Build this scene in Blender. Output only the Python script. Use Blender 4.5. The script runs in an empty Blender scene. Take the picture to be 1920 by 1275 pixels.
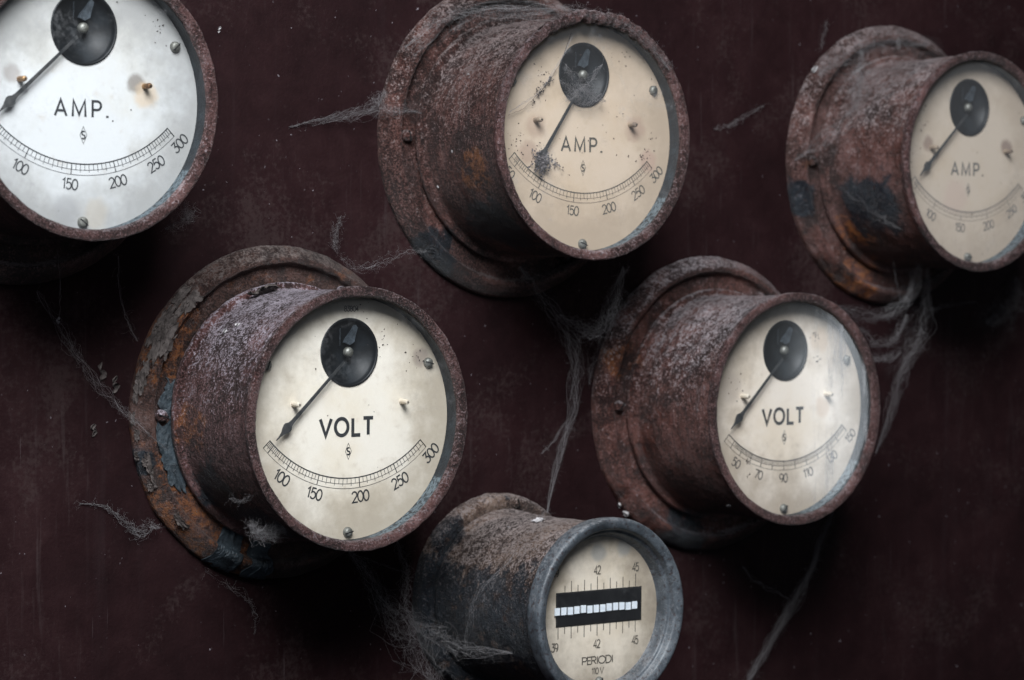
import bpy, bmesh, math, random
from mathutils import Vector, Matrix, noise
random.seed(7)
PI = math.pi
C = bpy.context.scene.collection
S = 0.09                       # metres per meter-case radius

# ------------------------------------------------------------------ camera
ROT = Matrix(((0.79328447, 0.00773837, -0.60880199), (-0.60880214, 0.02277142, -0.79299522), (0.00772679, 0.99971075, 0.02277535)))
CAM = Vector((-9.40162298, -17.48085527, -0.0204091))
FPX = 4923.48
cam_d = bpy.data.cameras.new('camera'); cam = bpy.data.objects.new('camera', cam_d); C.objects.link(cam)
cam.matrix_world = Matrix.Translation(CAM * S) @ ROT.to_4x4()
cam_d.sensor_width = 36.0; cam_d.lens = 36.0 * FPX / 1920.0
cam_d.clip_start = 0.05; cam_d.clip_end = 50
cam_d.dof.use_dof = True; cam_d.dof.aperture_fstop = 8.5
bpy.context.scene.camera = cam
# ------------------------------------------------------------------ world, lamps, exposure
w = bpy.data.worlds.new('World'); bpy.context.scene.world = w; w.use_nodes = True
bgn = w.node_tree.nodes['Background']
bgn.inputs[0].default_value = (0.55, 0.68, 0.9, 1); bgn.inputs[1].default_value = 0.028
def area(name, loc, target, sx, sy, power, col):
    l = bpy.data.lights.new(name, 'AREA'); l.shape = 'RECTANGLE'; l.size = sx; l.size_y = sy; l.energy = power; l.color = col
    o = bpy.data.objects.new(name, l); C.objects.link(o); o.location = loc
    o.rotation_euler = (Vector(target) - Vector(loc)).to_track_quat('-Z', 'Y').to_euler()
    return o
area('window_light', (-0.55, -1.20, 1.15), (0.36, 0, 0.0), 1.0, 0.8, 73, (0.92, 0.96, 1.0))
area('side_fill', (-2.2, -1.6, 0.7), (0.3, 0, 0), 1.2, 1.2, 6, (0.80, 0.88, 1.0))  # weak fill lamp added at the left, no source seen there
area('glare_lamp', (1.615, -1.126, -0.17), (0.60, -0.10, -0.11), 0.07, 0.24, 0.55, (0.85, 0.93, 1.0))  # small unseen lamp added to put glare on the right voltmeter's glass
sc = bpy.context.scene
sc.view_settings.view_transform = 'Standard'; sc.view_settings.look = 'None'
sc.view_settings.exposure = 0.0; sc.view_settings.gamma = 1.0; sc.view_settings.use_curve_mapping = False
sc.render.engine = 'CYCLES'
sc.cycles.transparent_max_bounces = 24

# ------------------------------------------------------------------ helpers: geometry
def at(u, v, a):
    """point (in case radii) seen at photo pixel u, v that stands a in front of the panel"""
    r = ROT @ Vector(((u - 960) / FPX, -(v - 637.5) / FPX, -1)); t = (-a - CAM.y) / r.y
    return CAM + r * t
def tag(o, label=None, cat=None, group=None, kind=None):
    for k, v in (('label', label), ('category', cat), ('group', group), ('kind', kind)):
        if v: o[k] = v
    return o
class MB:
    def __init__(s): s.v = []; s.f = []
    def add(s, vs, fs):
        b = len(s.v); s.v += [tuple(p) for p in vs]; s.f += [tuple(i + b for i in f) for f in fs]
    def build(s, name, mat, parent=None, smooth=True, loc=None):
        me = bpy.data.meshes.new(name); me.from_pydata([(x * S, y * S, z * S) for x, y, z in s.v], [], s.f); me.update()
        if smooth: me.polygons.foreach_set('use_smooth', [True] * len(me.polygons))
        for m in (mat if isinstance(mat, (list, tuple)) else [mat]): me.materials.append(m)
        o = bpy.data.objects.new(name, me); C.objects.link(o)
        if parent is not None: o.parent = parent
        if loc is not None: o.location = Vector(loc) * S
        return o
def resample(prof, step):
    out = [prof[0]]
    for p, q in zip(prof, prof[1:]):
        n = max(1, round(math.dist(p, q) / step))
        out += [(p[0] + (q[0] - p[0]) * k / n, p[1] + (q[1] - p[1]) * k / n) for k in range(1, n + 1)]
    return out
def smooth_prof(prof, it=2):
    for _ in range(it):
        q = [prof[0]]
        for a, b in zip(prof, prof[1:]):
            q += [(a[0] * .75 + b[0] * .25, a[1] * .75 + b[1] * .25), (a[0] * .25 + b[0] * .75, a[1] * .25 + b[1] * .75)]
        prof = q + [prof[-1]]
    return prof
def lathe(prof, n=360, step=None, amp=0.0, freq=6.0, seed=0, cx=0.0, cz=0.0, lump=None, top_amp=0.0):
    """prof: (radius, height over the panel); axis points out of the panel (-y)"""
    if step: prof = resample(prof, step)
    m = MB(); vs = []; off = Vector((seed * 13.7, seed * 3.1, seed * 7.9))
    for i, (r, a) in enumerate(prof):
        p0, p1 = prof[max(0, i - 1)], prof[min(len(prof) - 1, i + 1)]
        tr, ta = p1[0] - p0[0], p1[1] - p0[1]; L = math.hypot(tr, ta) or 1
        nr, na = ta / L, -tr / L
        for k in range(n):
            t = 2 * PI * k / n; c, s_ = math.cos(t), math.sin(t)
            x, y, z = r * c, -a, r * s_
            if amp and r > .02:
                q = Vector((x, y, z)) * freq + off
                d = amp * (noise.fractal(q, 0.9, 2.1, 4) * .7)
                d += amp * 1.3 * max(0, noise.noise(q * .35) - .1)
                if top_amp and s_ > 0: d += top_amp * s_ * s_ * (noise.fractal(q * 1.7, .8, 2.2, 4) * .8 + .3)
                if lump: d += lump(x, a, z)
                x += c * nr * d; z += s_ * nr * d; y -= na * d
            vs.append((cx + x, y, cz + z))
    R = len(prof)
    fs = [(i * n + k, i * n + (k + 1) % n, (i + 1) * n + (k + 1) % n, (i + 1) * n + k) for i in range(R - 1) for k in range(n)]
    m.add(vs, fs); return m
def prof_at(prof, s):
    s = max(0, min(1, s)); L = [math.dist(p, q) for p, q in zip(prof, prof[1:])]; d = s * sum(L)
    for (p, q), l in zip(zip(prof, prof[1:]), L):
        if d <= l:
            t = d / l if l else 0; n = (q[1] - p[1], -(q[0] - p[0])); h = math.hypot(*n) or 1
            return p[0] + (q[0] - p[0]) * t, p[1] + (q[1] - p[1]) * t, n[0] / h, n[1] / h
        d -= l
    p, q = prof[-2], prof[-1]; n = (q[1] - p[1], -(q[0] - p[0])); h = math.hypot(*n) or 1
    return q[0], q[1], n[0] / h, n[1] / h
def patch(m, prof, t0, t1, s0, s1, lift=.012, curl=.03, nt=24, ns=10, rag=.12, seed=0, thick=.006):
    """a flake of old paint lying on a turned surface, with ragged and lifted edges and a real thickness"""
    top = []; bot = []
    for i in range(ns + 1):
        for k in range(nt + 1):
            u, v = k / nt, i / ns
            e0 = rag * noise.noise(Vector((v * 4, seed, 1.3))) ; e1 = rag * (noise.noise(Vector((v * 4, seed, 7.3))) + .6 * noise.noise(Vector((v * 12, seed, 5.3))))
            g0 = rag * (noise.noise(Vector((u * 5, seed, 3.3))) + .6 * noise.noise(Vector((u * 13, seed, 3.3)))) ; g1 = rag * noise.noise(Vector((u * 5, seed, 9.3)))
            uu = e0 + u * (1 + e1 - e0); vv = g0 + v * (1 + g1 - g0)
            t = math.radians(t0 + (t1 - t0) * uu); r, a, nr, na = prof_at(prof, s0 + (s1 - s0) * vv)
            edge = max(abs(2 * u - 1), abs(2 * v - 1))
            d = lift + curl * max(0, edge - .55) ** 2 * 4 * (.45 + noise.noise(Vector((u * 3, v * 3, seed)))) + .012 * noise.noise(Vector((u * 6, v * 6, seed + 4)))
            d = max(d, .004)
            for lst, dd in ((top, d + thick), (bot, d)):
                lst.append(((r + nr * dd) * math.cos(t), -(a + na * dd), (r + nr * dd) * math.sin(t)))
    w_ = nt + 1; f = []
    n0 = len(top)
    for i in range(ns):
        for k in range(nt):
            q = (i * w_ + k, i * w_ + k + 1, (i + 1) * w_ + k + 1, (i + 1) * w_ + k)
            f.append(q); f.append(tuple(n0 + j for j in reversed(q)))
    ring = [k for k in range(nt)] + [i * w_ + nt for i in range(ns)] + [ns * w_ + k for k in range(nt, 0, -1)] + [i * w_ for i in range(ns, 0, -1)]
    for a_, b_ in zip(ring, ring[1:] + ring[:1]): f.append((a_, b_, n0 + b_, n0 + a_))
    m.add(top + bot, f)
def ribbon(m, pts, wd, y, closed=False):
    """flat mitred line in the dial plane"""
    n = len(pts); L = []; R = []
    for i, p in enumerate(pts):
        pa = pts[(i - 1) % n] if (closed or i) else None; pb = pts[(i + 1) % n] if (closed or i < n - 1) else None
        def nrm(a, b):
            d = (b[0] - a[0], b[1] - a[1]); h = math.hypot(*d) or 1; return (-d[1] / h, d[0] / h)
        if pa is None: nn = nrm(p, pb); k = 1
        elif pb is None: nn = nrm(pa, p); k = 1
        else:
            n1, n2 = nrm(pa, p), nrm(p, pb); q = (n1[0] + n2[0], n1[1] + n2[1]); h = math.hypot(*q) or 1
            nn = (q[0] / h, q[1] / h); k = min(2.2, 1 / max(.3, nn[0] * n1[0] + nn[1] * n1[1]))
        o = wd / 2 * k; L.append((p[0] + nn[0] * o, y, p[1] + nn[1] * o)); R.append((p[0] - nn[0] * o, y, p[1] - nn[1] * o))
    e = n if closed else n - 1
    m.add(L + R, [(i, (i + 1) % n, n + (i + 1) % n, n + i) for i in range(e)])
def el(cx, cz, rx, rz, a0, a1, n=20):
    return [(cx + rx * math.cos(math.radians(a0 + (a1 - a0) * k / n)), cz + rz * math.sin(math.radians(a0 + (a1 - a0) * k / n))) for k in range(n + 1)]
# monoline lettering: glyph -> (advance width, strokes), cap height 1
GL = {
 'A': (.86, [[(0, 0), (.40, 1), (.80, 0)], [(.15, .33), (.65, .33)]]),
 'M': (.98, [[(0, 0), (.05, 1), (.45, .12), (.85, 1), (.90, 0)]]),
 'P': (.66, [[(0, 0), (0, 1), (.30, 1)] + el(.32, .73, .27, .27, 90, -90, 14) + [(0.02, .46)]]),
 'V': (.84, [[(0, 1), (.39, 0), (.78, 1)]]),
 'O': (.98, ['c', el(.45, .5, .45, .5, 0, 360, 40)[:-1]]),
 'L': (.60, [[(0, 1), (0, 0), (.54, 0)]]),
 'T': (.74, [[(0, 1), (.70, 1)], [(.35, .97), (.35, 0)]]),
 'E': (.56, [[(.5, 1), (0, 1), (0, 0), (.5, 0)], [(.03, .52), (.42, .52)]]),
 'R': (.68, [[(0, 0), (0, 1), (.30, 1)] + el(.30, .74, .25, .26, 90, -90, 12) + [(0.02, .48)], [(.26, .46), (.56, 0)]]),
 'I': (.20, [[(0.05, 0), (0.05, 1)]]),
 'D': (.78, [[(.28, 0), (0, 0), (0, 1), (.28, 1)] + el(.26, .5, .42, .5, 84, -84, 20) + [(.28, 0)]]),
 '.': (.30, [[(.10, 0), (.10, .13)]]),
 '0': (.66, ['c', el(.30, .5, .30, .5, 0, 360, 32)[:-1]]),
 '1': (.42, [[(.02, .78), (.24, 1), (.24, 0)]]),
 '2': (.66, [el(.29, .71, .27, .29, 165, -30, 18) + [(.02, 0), (.60, 0)]]),
 '3': (.64, [[(.04, 1), (.54, 1), (.26, .60)] + el(.26, .30, .29, .30, 80, -160, 20)]),
 '4': (.66, [[(.44, 0), (.44, 1), (0, .28), (.60, .28)]]),
 '5': (.64, [[(.52, 1), (.12, 1), (.06, .55)] + el(.27, .33, .28, .33, 125, -150, 20)]),
 '7': (.60, [[(.02, 1), (.55, 1), (.18, 0)]]),
 '8': (.64, ['c', el(.28, .75, .23, .25, -90, 270, 20)[:-1], 'c', el(.28, .25, .28, .25, 90, 450, 22)[:-1]]),
 '9': (.66, ['c', el(.29, .69, .29, .31, 0, 360, 26)[:-1], el(.0, .55, .58, .58, 14, -62, 12)]),
 'S': (.60, [el(.27, .75, .25, .25, 35, 270, 16) + el(.27, .25, .26, .25, 80, -150, 16)]),
 ' ': (.34, []),
}
def text_width(t, h, sp=1.0): return sum(GL[c][0] for c in t) * h * sp - (GL[t[-1]][0] * .08 * h)
def text(m, t, x, z, h, wd, y, rot=0.0, sp=1.0, wx=1.0, skip=0):
    """t centred on x, z; rot in degrees, counter-clockwise"""
    W_ = text_width(t, h, sp) * wx; cur = -W_ / 2; c, s_ = math.cos(math.radians(rot)), math.sin(math.radians(rot)); lay = 0
    for ch in t:
        adv, st = GL[ch]; closed = False
        for q in st:
            if q == 'c': closed = True; continue
            pts = []
            for px, pz in q:
                lx, lz = cur + px * h * wx, (pz - .5) * h; pts.append((x + lx * c - lz * s_, z + lx * s_ + lz * c))
            ribbon(m, pts, wd * (1.15 if ch == '.' else 1), y - .0004 * (lay % 3), closed); closed = False; lay += 1
        cur += adv * h * sp * wx
def tube(m, pts, rad, sides=4):
    n = len(pts); vs = []
    for i, p in enumerate(pts):
        t = (pts[min(n - 1, i + 1)] - pts[max(0, i - 1)]).normalized(); u = t.orthogonal().normalized(); v = t.cross(u)
        r = rad[i] if isinstance(rad, list) else rad
        for k in range(sides):
            a = 2 * PI * k / sides; vs.append(p + (u * math.cos(a) + v * math.sin(a)) * r)
    m.add(vs, [(i * sides + k, i * sides + (k + 1) % sides, (i + 1) * sides + (k + 1) % sides, (i + 1) * sides + k) for i in range(n - 1) for k in range(sides)])

def spline(P, n):
    out = []
    for k in range(n + 1):
        t = k / n * (len(P) - 1); i = min(int(t), len(P) - 2); f = t - i
        p0, p1, p2, p3 = P[max(0, i - 1)], P[i], P[i + 1], P[min(len(P) - 1, i + 2)]
        out.append(.5 * ((2 * p1) + (p2 - p0) * f + (2 * p0 - 5 * p1 + 4 * p2 - p3) * f * f + (3 * p1 - p0 - 3 * p2 + p3) * f ** 3))
    return out
# ------------------------------------------------------------------ helpers: materials
class NT:
    def __init__(s, name):
        s.m = bpy.data.materials.new(name); s.m.use_nodes = True; s.t = s.m.node_tree; s.t.nodes.clear()
    def n(s, typ, ins=None, **kw):
        nd = s.t.nodes.new(typ)
        for k, v in kw.items(): setattr(nd, k, v)
        for k, v in (ins or {}).items(): s.put(nd.inputs[k], v)
        return nd
    def put(s, sock, v):
        if isinstance(v, bpy.types.NodeSocket): s.t.links.new(v, sock)
        elif isinstance(v, (tuple, list)) and len(v) == 3 and sock.type == 'RGBA': sock.default_value = (*v, 1)
        else: sock.default_value = v
    def math(s, op, a, b=0.0, c=0.0, clamp=False):
        nd = s.n('ShaderNodeMath', {0: a, 1: b, 2: c}, operation=op); nd.use_clamp = clamp; return nd.outputs[0]
    def ss(s, v, lo, hi):
        return s.n('ShaderNodeMapRange', {0: v, 1: lo, 2: hi}, interpolation_type='SMOOTHSTEP').outputs[0]
    def noise(s, co, scale, detail=5, rough=.6, dist=0.0):
        return s.n('ShaderNodeTexNoise', {'Vector': co, 'Scale': scale, 'Detail': detail, 'Roughness': rough, 'Distortion': dist}).outputs[0]
    def mix(s, f, a, b):
        nd = s.n('ShaderNodeMix', data_type='RGBA'); s.put(nd.inputs[0], f); s.put(nd.inputs[6], a); s.put(nd.inputs[7], b); return nd.outputs[2]
    def ramp(s, v, stops):
        nd = s.n('ShaderNodeValToRGB', {0: v}); e = nd.color_ramp.elements
        while len(e) < len(stops): e.new(.5)
        for q, (p, c) in zip(e, stops): q.position = p; q.color = (*c, 1)
        return nd.outputs[0]
    def coords(s, off=(0, 0, 0), scale=(1, 1, 1)):
        tc = s.n('ShaderNodeTexCoord').outputs['Object']
        return s.n('ShaderNodeMapping', {'Vector': tc, 'Location': off, 'Scale': tuple(q / S for q in scale)}).outputs[0]
    def near(s, co, spots, jit):
        """1 inside any of the given balls (x, height, z, radius), with a ragged border"""
        tot = None
        for x, a, z, r in spots:
            d = s.n('ShaderNodeVectorMath', {0: co, 1: (x, -a, z)}, operation='DISTANCE').outputs['Value']
            k = s.ss(s.math('ADD', s.math('DIVIDE', d, r), jit), 1.05, .75)
            tot = k if tot is None else s.math('MAXIMUM', tot, k)
        return tot if tot is not None else 0.0
    def out(s, shader): s.n('ShaderNodeOutputMaterial', {'Surface': shader}); return s.m
    def bsdf(s, **kw): return s.n('ShaderNodeBsdfPrincipled', {k.replace('_', ' '): v for k, v in kw.items()}).outputs[0]

def rust(name, seed, base=((.016, .0065, .0055), (.055, .021, .016), (.14, .068, .06)), dust=(.25, .21, .215), dust_amt=.8,
         orange=.25, orange_spots=(), black=.12, black_spots=(), streak=.5, low_black=None, bump=1.0, frost=.12, grain=1.0):
    g = NT(name); co0 = g.coords(); co = g.coords((seed * 5.3, seed * 2.7, seed * 9.1))
    cs = g.coords((seed * 5.3, seed * 2.7, seed * 9.1), (1.0, 13, 1.0))
    big = g.noise(co, 2.0, 5, .6, .3); mid = g.noise(co, 7, 6, .65); g1 = g.noise(co, 24, 9, .80); g2 = g.noise(co, 62, 3, .75); st = g.noise(cs, 2.2, 3, .6); wide = g.noise(co, 4.5, 8, .66, .4)
    def c(v, k): return g.math('MULTIPLY', g.math('SUBTRACT', v, .5), k)
    worn = g.n('ShaderNodeMapRange', {0: g.noise(co, 1.5, 4, .6, .5), 1: .38, 2: .62, 3: .30 * grain, 4: 1.35 * grain}).outputs[0]
    gg = g.math('MULTIPLY', g.math('ADD', c(g1, 2.4), c(g2, 3.0)), worn)
    v = g.math('ADD', g.math('ADD', c(big, 1.7), c(mid, 1.3)), gg)
    col = g.ramp(g.math('ADD', v, .5), [(.22, base[0]), (.50, base[1]), (.80, base[2])])
    # turning marks round the case
    col = g.mix(g.math('MULTIPLY', g.ss(g.math('ADD', st, c(g1, .5)), .50, .64), .55 * streak), col, (.026, .012, .011))
    jit = g.math('ADD', c(wide, 2.2), c(g1, .5))
    om = g.math('MAXIMUM', g.ss(g.noise(co, 3.1, 9, .7, .4), .70 - .20 * orange, .80 - .16 * orange), g.math('MULTIPLY', g.near(co0, orange_spots, jit), g.ss(g.math('ADD', mid, c(g1, .8)), .42, .60)))
    ocol = g.ramp(g.math('ADD', .5, g.math('ADD', c(g1, 1.2), c(mid, .8))), [(.25, (.040, .014, .009)), (.52, (.20, .060, .014)), (.80, (.42, .15, .03))])
    col = g.mix(g.math('MULTIPLY', om, .85), col, ocol)
    # what is left of the blue-black paint
    pm = g.ss(g.noise(co, 2.6, 9, .68, .5), .74 - .25 * black, .77 - .25 * black)
    pm = g.math('MAXIMUM', pm, g.math('MULTIPLY', g.near(co0, black_spots, jit), g.ss(g1, .36, .44)))
    sep = g.n('ShaderNodeSeparateXYZ', {0: co0})
    if low_black is not None:
        jag = g.math('ADD', c(g.noise(g.coords((seed, 0, 0), (5, 5, .8)), 2.5, 6, .7), .8), g.math('ADD', c(mid, .4), c(big, .8)))
        pm = g.math('MAXIMUM', pm, g.math('MULTIPLY', g.ss(g.math('ADD', sep.outputs[2], jag), low_black + .06, low_black - .03), g.ss(g.math('ADD', mid, c(g1, .5)), .36, .44)))
    pcol = g.ramp(g.math('ADD', .5, g.math('ADD', c(mid, 1.2), c(g1, .5))), [(.35, (.005, .007, .011)), (.62, (.012, .018, .026)), (.85, (.055, .066, .078))])
    col = g.mix(pm, col, pcol)
    # settled dust on whatever faces up, broken into grains
    nz = g.n('ShaderNodeSeparateXYZ', {0: g.n('ShaderNodeNewGeometry').outputs['Normal']}).outputs[2]
    dn = g.math('ADD', nz, g.math('ADD', c(mid, 1.5), g.math('ADD', c(g1, 4.5), c(g2, 4.5))))
    dm = g.math('MULTIPLY', g.math('MULTIPLY', g.ss(dn, .44, 1.12), dust_amt), g.math('SUBTRACT', 1.0, g.math('MULTIPLY', pm, .55)))
    col = g.mix(dm, col, g.mix(g.ss(big, .4, .6), dust, tuple(q * .72 for q in dust)))
    fr = g.math('MULTIPLY', g.ss(g.math('ADD', g2, c(g1, .6)), .56, .68), frost)
    col = g.mix(fr, col, (.34, .28, .295))
    pit = g.ss(g.math('ADD', g.noise(co, 30, 3, .6), c(g2, .4)), .56, .66)
    col = g.mix(g.math('MULTIPLY', pit, .72), col, (.024, .011, .010))
    fl = g.ss(g.noise(g.coords((seed + 3, 1, 2)), 62, 1, .4), .80, .83)
    col = g.mix(g.math('MULTIPLY', fl, .6), col, (.50, .47, .47))
    rough = g.math('ADD', .27, g.math('MULTIPLY', worn, .10)); rough = g.math('ADD', rough, g.math('MULTIPLY', mid, .35)); rough = g.math('SUBTRACT', rough, g.math('MULTIPLY', pm, .10)); rough = g.math('ADD', rough, g.math('MULTIPLY', dm, .12))
    h = g.math('ADD', g.math('MULTIPLY', g.math('ADD', c(g1, 2.2), c(g2, 1.6)), worn), c(mid, .6)); h = g.math('SUBTRACT', h, g.math('MULTIPLY', pit, .22))
    h = g.math('ADD', h, g.math('MULTIPLY', pm, .14)); h = g.math('ADD', h, c(st, .35 * streak))
    b = g.n('ShaderNodeBump', {'Strength': .9 * bump, 'Distance': .0026, 'Height': h}).outputs[0]
    return g.out(g.bsdf(Base_Color=col, Roughness=rough, Normal=b, Specular_IOR_Level=.55, Metallic=.0))

def paper(name, seed, colr, edge, spots=.5, blots=(), edge_from=.34):
    g = NT(name); co0 = g.coords(); co = g.coords((seed * 4.1, 0, seed * 6.3))
    n1 = g.noise(co, 1.6, 6, .6); n2 = g.noise(co, 7, 7, .65); n3 = g.noise(co, 60, 3, .5)
    col = g.mix(g.ss(n1, .40, .68), colr, tuple(q * k for q, k in zip(colr, (.93, .89, .82))))
    col = g.mix(g.math('MULTIPLY', g.ss(n2, .56, .76), .30), col, (.42, .31, .20))
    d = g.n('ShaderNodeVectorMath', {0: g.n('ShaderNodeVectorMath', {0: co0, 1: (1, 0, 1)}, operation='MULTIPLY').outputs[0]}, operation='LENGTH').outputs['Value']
    col = g.mix(g.math('MULTIPLY', g.ss(g.math('ADD', d, g.math('ADD', g.math('MULTIPLY', g.math('SUBTRACT', n2, .5), .5), g.math('MULTIPLY', g.math('SUBTRACT', n1, .5), .9))), edge_from, edge_from + .62), .9), col, edge)  # aged darker rim; also paints the brighter dial centre into the card colour
    col = g.mix(g.math('MULTIPLY', n3, .10), col, (.35, .30, .24))
    for x, z, r, c in blots:
        dd = g.n('ShaderNodeVectorMath', {0: g.n('ShaderNodeVectorMath', {0: co0, 1: (1, 0, 1)}, operation='MULTIPLY').outputs[0], 1: (x, 0, z)}, operation='DISTANCE').outputs['Value']
        col = g.mix(g.math('MULTIPLY', g.ss(g.math('ADD', g.math('DIVIDE', dd, r), g.math('MULTIPLY', g.math('SUBTRACT', n2, .5), 1.2)), 1.0, .45), .62), col, c)
    sp = g.math('MULTIPLY', g.ss(g.noise(co, 34, 2, .5), .80 - .06 * spots, .83 - .06 * spots), g.ss(g.noise(co, 2.3, 2, .5), .50, .60))
    col = g.mix(g.math('MULTIPLY', sp, .9), col, (.045, .030, .026))
    b = g.n('ShaderNodeBump', {'Strength': .25, 'Distance': .0006, 'Height': g.math('ADD', n2, g.math('MULTIPLY', n3, .4))}).outputs[0]
    return g.out(g.bsdf(Base_Color=col, Roughness=.62, Normal=b, Specular_IOR_Level=.35))

def ink(name, col=(.022, .024, .027), wear=.3, seed=1):
    g = NT(name); co = g.coords((seed * 3.3, 0, seed))
    a = g.math('SUBTRACT', 1.0, g.math('MULTIPLY', g.ss(g.math('ADD', g.math('MULTIPLY', g.noise(co, 12, 5, .7), .6), g.math('MULTIPLY', g.noise(co, 70, 3, .6), .4)), .50, .62), wear))
    sh = g.n('ShaderNodeMixShader', {0: a, 1: g.n('ShaderNodeBsdfTransparent').outputs[0], 2: g.bsdf(Base_Color=col, Roughness=.6)})
    return g.out(sh.outputs[0])

def glass(name, seed, dirt=.05, patch_=.25, streaks=0.0, gloss=1.0):
    """clear pane with its film of dust: rough patches, vertical run marks, clean elsewhere"""
    g = NT(name); co = g.coords((seed * 2.2, seed, seed * 5.1)); cv = g.coords((seed * 2.2, 0, seed), (4.5, 1, .5)); co0 = g.coords()
    n = g.noise(co, 2.4, 8, .7, .5); f = g.noise(co, 28, 5, .65)
    d = g.n('ShaderNodeVectorMath', {0: g.n('ShaderNodeVectorMath', {0: co0, 1: (1, 0, 1)}, operation='MULTIPLY').outputs[0]}, operation='LENGTH').outputs['Value']
    a = g.math('ADD', dirt, g.math('MULTIPLY', g.math('MULTIPLY', g.ss(n, .52, .74), g.ss(f, .34, .66)), patch_))
    a = g.math('ADD', a, g.math('MULTIPLY', g.ss(g.math('ADD', d, g.math('MULTIPLY', g.math('SUBTRACT', n, .5), .35)), .88, .96), .025))
    if streaks:
        sx = g.n('ShaderNodeSeparateXYZ', {0: co0})
        m = g.math('MULTIPLY', g.ss(sx.outputs[0], .12, .45), g.ss(g.math('ADD', g.noise(cv, 1.8, 6, .65), g.math('MULTIPLY', f, .12)), .56, .72))
        a = g.math('ADD', a, g.math('MULTIPLY', m, streaks))
    a = g.math('MINIMUM', a, .92)
    dust = g.n('ShaderNodeBsdfDiffuse', {'Color': (.40, .40, .41)}).outputs[0]
    fr = g.math('ADD', .037, g.math('MULTIPLY', g.math('POWER', g.n('ShaderNodeLayerWeight', {'Blend': .5}).outputs['Facing'], 5.0), .9))
    clear = g.n('ShaderNodeMixShader', {0: g.math('MULTIPLY', fr, gloss), 1: g.n('ShaderNodeBsdfTransparent').outputs[0], 2: g.n('ShaderNodeBsdfGlossy', {'Roughness': .11, 'Color': (1, 1, 1)}).outputs[0]}).outputs[0]
    return g.out(g.n('ShaderNodeMixShader', {0: a, 1: clear, 2: dust}).outputs[0])

def plain(name, col, col2=None, scale=8, rough=.5, metal=0.0, bump=.3, spec=.5):
    g = NT(name); co = g.coords(); n = g.noise(co, scale, 7, .65)
    c = g.mix(g.ss(n, .38, .66), col, col2 or tuple(q * .6 for q in col))
    b = g.n('ShaderNodeBump', {'Strength': bump, 'Distance': .001, 'Height': g.noise(co, scale * 4, 6, .65)}).outputs[0]
    return g.out(g.bsdf(Base_Color=c, Roughness=g.math('ADD', rough, g.math('MULTIPLY', g.math('SUBTRACT', n, .5), .3)), Metallic=metal, Normal=b, Specular_IOR_Level=spec))

def gasket_mat():
    g = NT('dark_gasket'); co = g.coords(); n = g.noise(co, 8, 8, .7); f = g.noise(co, 40, 5, .7)
    col = g.mix(g.ss(n, .45, .7), (.006, .009, .013), (.020, .030, .038))
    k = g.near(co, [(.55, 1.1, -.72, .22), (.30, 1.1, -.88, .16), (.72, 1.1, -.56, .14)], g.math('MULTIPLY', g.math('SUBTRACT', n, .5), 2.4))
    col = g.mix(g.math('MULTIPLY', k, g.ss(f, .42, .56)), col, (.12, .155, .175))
    col = g.mix(g.ss(f, .66, .74), col, (.10, .11, .12))
    b = g.n('ShaderNodeBump', {'Strength': .6, 'Distance': .0015, 'Height': f}).outputs[0]
    return g.out(g.bsdf(Base_Color=col, Roughness=.55, Normal=b))

def panel_mat():
    g = NT('maroon_paint'); co = g.coords(); n1 = g.noise(co, .55, 6, .6, .4); n2 = g.noise(co, 3.5, 8, .68, .3); n3 = g.noise(co, 40, 4, .6)
    run = g.noise(g.coords((3, 0, 0), (3.2, 1, .10)), 1.6, 6, .62); scr = g.noise(g.n('ShaderNodeMapping', {'Vector': co, 'Rotation': (0, .62, 0), 'Scale': (9, 1, .55)}).outputs[0], 1.6, 5, .65)
    col = g.ramp(g.math('ADD', g.math('MULTIPLY', n1, .5), g.math('ADD', g.math('MULTIPLY', n2, .35), g.math('MULTIPLY', n3, .15))), [(.36, (.0072, .0020, .0025)), (.52, (.0142, .0045, .0053)), (.68, (.025, .0100, .0108))])
    col = g.mix(g.math('MULTIPLY', g.ss(run, .58, .76), .09), col, (.050, .037, .040))
    col = g.mix(g.math('MULTIPLY', g.math('MULTIPLY', g.ss(scr, .56, .72), g.ss(n1, .46, .60)), .30), col, (.060, .045, .045))
    gr = g.noise(co, 22, 6, .75)
    dirt = g.math('MULTIPLY', g.ss(g.math('ADD', g.noise(co, 1.1, 4, .6, .5), g.math('MULTIPLY', g.math('SUBTRACT', gr, .5), .9)), .52, .72), .30)
    col = g.mix(dirt, col, (.055, .038, .036))
    for k, (ry, off) in enumerate(((.9, 1), (2.2, 9))):
        sn = g.noise(g.n('ShaderNodeMapping', {'Vector': co, 'Location': (off, 0, off), 'Rotation': (0, ry, 0), 'Scale': (26, 1, .9)}).outputs[0], 1.4, 2, .5)
        col = g.mix(g.math('MULTIPLY', g.math('MULTIPLY', g.ss(sn, .70, .75), g.ss(g.noise(g.coords((off, 0, 3)), 1.3, 3, .5), .52, .62)), .12), col, (.16, .13, .135))
    sp = g.math('MULTIPLY', g.ss(g.noise(co, 24, 1, .5), .735, .775), g.ss(n2, .42, .62))
    col = g.mix(g.math('MULTIPLY', sp, .75), col, (.26, .23, .25))
    ds = g.ss(g.noise(g.coords((7, 0, 2)), 48, 3, .6), .70, .80)
    col = g.mix(g.math('MULTIPLY', ds, .40), col, (.30, .27, .28))
    b = g.n('ShaderNodeBump', {'Strength': .5, 'Distance': .0012, 'Height': g.math('ADD', g.math('MULTIPLY', n3, .35), g.math('ADD', n2, g.math('MULTIPLY', sp, .6)))}).outputs[0]
    return g.out(g.bsdf(Base_Color=col, Roughness=g.math('ADD', .50, g.math('MULTIPLY', n2, .35)), Normal=b, Specular_IOR_Level=.14))

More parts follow.
